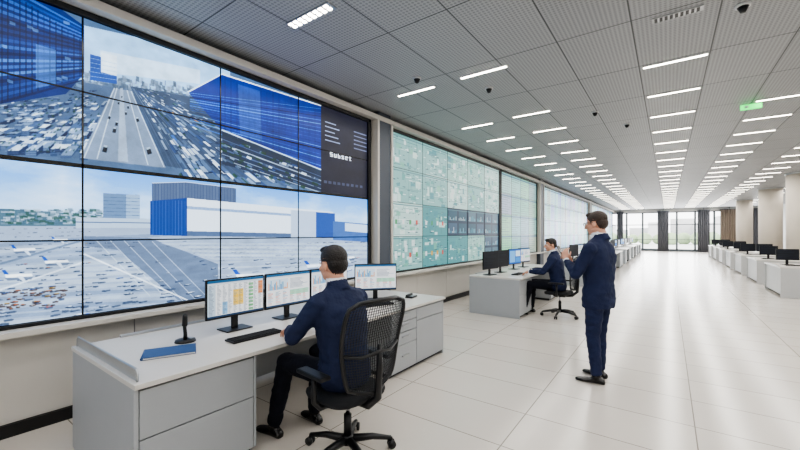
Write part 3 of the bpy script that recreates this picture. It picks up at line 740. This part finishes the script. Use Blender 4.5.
def shoe(b,ankle,fwd,z=0.):
    ax,ay=ankle; f=Vector((fwd[0],fwd[1],0)).normalized(); r=Vector((f.y,-f.x,0)); rings=[]
    for (t,w,h) in ((-.085,.022,.03),(-.075,.036,.055),(-.04,.041,.075),(.01,.042,.078),(.06,.044,.058),(.11,.050,.045),(.16,.046,.037),(.195,.032,.03),(.21,.014,.02)):
        c=Vector((ax,ay,z))+f*t; rings.append([c+r*(w*math.cos(a))+Vector((0,0,h/2+.5*h*math.copysign(abs(math.sin(a))**.8,math.sin(a)))) for a in [2*math.pi*i/20 for i in range(20)]])
    b.loft(rings,'shoe',True,True,'shoe')
def person(name,loc,rz,J,hair,suitm,trm,glasses=False,tie='tie'):
    root=bpy.data.objects.new(name,None);bpy.context.collection.objects.link(root);root.location=loc;root.rotation_euler=(0,0,rz)
    b=MB(); torso(b,J['torso'])
    nk=Vector(J['neck']); hd=Vector(J['head'])
    b.tube([nk-Vector((0,0,.04)),nk+(hd-nk)*.5],[.060,.058],'skin',20,'skin',.01)
    ax=(hd-nk).normalized()
    b.tube([nk+ax*-.01,nk+ax*.060],[.075,.068],'shirt',24,'shirt',.01)
    b.tube([nk+ax*-.04+Vector((0,-.012,0)),nk+ax*.036+Vector((0,-.016,0))],[.104,.077],'suit',24,'jacket',.01)
    for s,sx in (('l',-1),('r',1)):
        sh,el,wr=[Vector(v) for v in J['arm_'+s]]
        b.tube([sh,sh.lerp(el,.5),el],[.076,.068,.059],'suit',20,'jacket',.015,ball=True)
        b.tube([sh+Vector((-sx*.11,0,.045)),sh+Vector((0,0,.006))],[.062,.070],'suit',18,'jacket',.015,ball=True)
        mid=el.lerp(wr,.5); d=(wr-el).normalized()
        b.tube([el,mid,wr-d*.035],[.060,.053,.043],'suit',20,'jacket',.015,ball=False)
        b.ell(el,(.059,.059,.059),'suit',16,10,'jacket')
        b.tube([wr-d*.045,wr-d*.008],[.034,.034],'shirt',18,'shirt',.006)
        hp,kn,an=[Vector(v) for v in J['leg_'+s]]
        b.tube([hp,hp.lerp(kn,.5),kn],[.098,.090,.074],'suit',22,'trouser',.02,ball=True)
        b.tube([kn,kn.lerp(an,.4),an+Vector((0,0,.0))],[.072,.068,.060],'suit',22,'trouser',.02)
        shoe(b,(an.x,an.y),J.get('toe_'+s,(0,1)),0)
        b.tube([(an.x,an.y,an.z+.05),(an.x,an.y,.04)],[.04,.04],'shoe',16,'shoe',.01)
    cz=nk.z
    def ov(c,lab):
        t=(c-nk).dot(ax); rad=((c-nk)-ax*t).length
        front=c.y>nk.y+.03
        if t>-.02 and rad<.095:
            if t>.054: return 'skin'
            if t>.028 or (front and t>-.01 and abs(c.x)<.06): return 'shirt'
            if not front: return 'jacket'
        if lab in('jacket','shirt','skin') and c.y>J['fronty'](c.z) and cz-.34<c.z<cz+.03 and abs(c.x)<.09:
            w=.07*(c.z-(cz-.34))/.34
            if abs(c.x)<w: return 'tie' if abs(c.x)<.024 else 'shirt'
            return 'jacket'
        return None
    me=remesh(b,'body',.010,4,{'skin':'skin','shirt':'shirt','jacket':suitm,'trouser':trm,'shoe':'shoe','tie':tie},ov,(suitm,trm))
    obj('body',me,root)
    head(root,hd,J.get('hp',0),J.get('hy',0),hair,glasses,J.get('hs',1.06))
    for s,sd in (('l',1),('r',-1)):
        sh,el,wr=[Vector(v) for v in J['arm_'+s]]
        hdn=J.get('hand_'+s,{}); hand(root,wr,hdn.get('dir',wr-el),hdn.get('palm',(0,0,-1)),sd,hdn.get('curl',.35),hdn.get('thumb',0))
    return root
def seated():
    return dict(
     torso=[((0,-.03,.50),.175,.125),((0,-.03,.56),.205,.155),((0,-.025,.66),.20,.145),((0,-.01,.78),.192,.137),((0,.01,.93),.212,.147),((0,.035,1.05),.232,.150),((0,.05,1.125),.212,.12),((0,.062,1.18),.14,.09),((0,.07,1.215),.078,.068)],
     neck=(0,.072,1.215),head=(0,.115,1.365),hp=R(-4),hy=R(0),
     arm_l=((-.208,.04,1.095),(-.29,.20,.865),(-.10,.50,.838)),arm_r=((.208,.04,1.095),(.28,.22,.86),(.16,.52,.838)),
     leg_l=((-.095,.04,.590),(-.16,.46,.60),(-.19,.58,.10)),leg_r=((.095,.04,.590),(.15,.46,.60),(.15,.50,.10)),
     toe_l=(-.1,1),toe_r=(.15,1), fronty=lambda z:.09,
     hand_l=dict(dir=(.25,1,-.35),palm=(0,-.2,-1),curl=.4),hand_r=dict(dir=(0,1,-.35),palm=(0,-.2,-1),curl=.4))
J=seated(); J['hs']=1.12
person('seated_man',(-1.93,1.95,0),R(88),J,'hair','suit','trou')
chair(-1.88,1.95,R(84))
J2=seated(); J2['hy']=R(30)
person('seated_man',(-1.74,7.55,0),R(95),J2,'hair','suit2','trou')
chair(-1.68,7.55,R(88))
S=dict(
 torso=[((0,0,.80),.20,.145),((0,0,.86),.208,.152),((0,0,.96),.200,.148),((0,.0,1.08),.186,.138),((0,.0,1.22),.207,.148),((0,.0,1.36),.233,.152),((0,-.005,1.45),.215,.125),((0,-.01,1.515),.14,.09),((0,-.005,1.555),.078,.068)],
 neck=(0,-.005,1.555),head=(0,.03,1.70),hp=R(-8),hy=R(0),
 arm_l=((-.216,-.0,1.425),(-.26,.13,1.16),(-.08,.32,1.30)),arm_r=((.216,0,1.425),(.25,.13,1.16),(.06,.33,1.26)),
 leg_l=((-.095,0,.90),(-.10,.02,.50),(-.105,-.02,.09)),leg_r=((.095,0,.90),(.10,.03,.50),(.105,.03,.09)),
 toe_l=(-.25,1),toe_r=(.2,1),fronty=lambda z:.06,
 hand_l=dict(dir=(.35,.35,1),palm=(1,.0,-.1),curl=.5,thumb=.5),hand_r=dict(dir=(-.4,.5,.7),palm=(-1,0,.1),curl=.55,thumb=.5))
sm=person('standing_man',(-.61,4.52,0),R(76),S,'hair2','suit2','suit2',True)
b=MB(); b.box((-.036,-.004,-.075),(.036,.004,.075),'blackg',.004); ph=b.build('smartphone',sm,(-.02,.41,1.39)); ph.rotation_euler=(R(-35),0,0)
# ------------------------------------------------------------ lights
def area(name,loc,sx,sy,pw,rot=(0,0,0),col=(1,.97,.93)):
    l=bpy.data.lights.new(name,'AREA');l.shape='RECTANGLE';l.size=sx;l.size_y=sy;l.energy=pw;l.color=col
    o=bpy.data.objects.new(name,l);bpy.context.collection.objects.link(o);o.location=loc;o.rotation_euler=rot;return o
for x,p in ((-3.05,250),(-1.97,280),(.06,360),(1.46,360),(2.86,360),(4.6,340)): area('ceiling_lamp_light',(x,18.2,CZ-.05),.3,43,p)
w=bpy.data.worlds.new('World');bpy.context.scene.world=w;w.use_nodes=True;nt=w.node_tree;bg=nt.nodes['Background']
sky=nt.nodes.new('ShaderNodeTexSky');sky.sky_type='HOSEK_WILKIE';sky.turbidity=6;sky.sun_direction=Vector((-.3,-.5,.8)).normalized()
mx=nt.nodes.new('ShaderNodeMix');mx.data_type='RGBA';mx.inputs[0].default_value=.8;mx.inputs[7].default_value=(1,1,1,1)
nt.links.new(sky.outputs[0],mx.inputs[6]);nt.links.new(mx.outputs[2],bg.inputs[0]);bg.inputs[1].default_value=6
area('window_daylight',(1.2,YF-.4,1.9),10,3,450,(R(-90),0,0),(.97,.98,1))
try: bpy.context.scene.view_settings.look='AgX - Medium High Contrast'
except Exception as e: print('look',e)
# ------------------------------------------------------------ camera
cd_=bpy.data.cameras.new('camera');cam=bpy.data.objects.new('camera',cd_);bpy.context.collection.objects.link(cam)
cd_.sensor_width=36;cd_.lens=F/800*36;cd_.shift_y=(HY-225)/800;cd_.clip_start=.05;cd_.clip_end=400
cam.location=(0,0,CH);cam.rotation_euler=(R(90),0,TH);bpy.context.scene.camera=cam
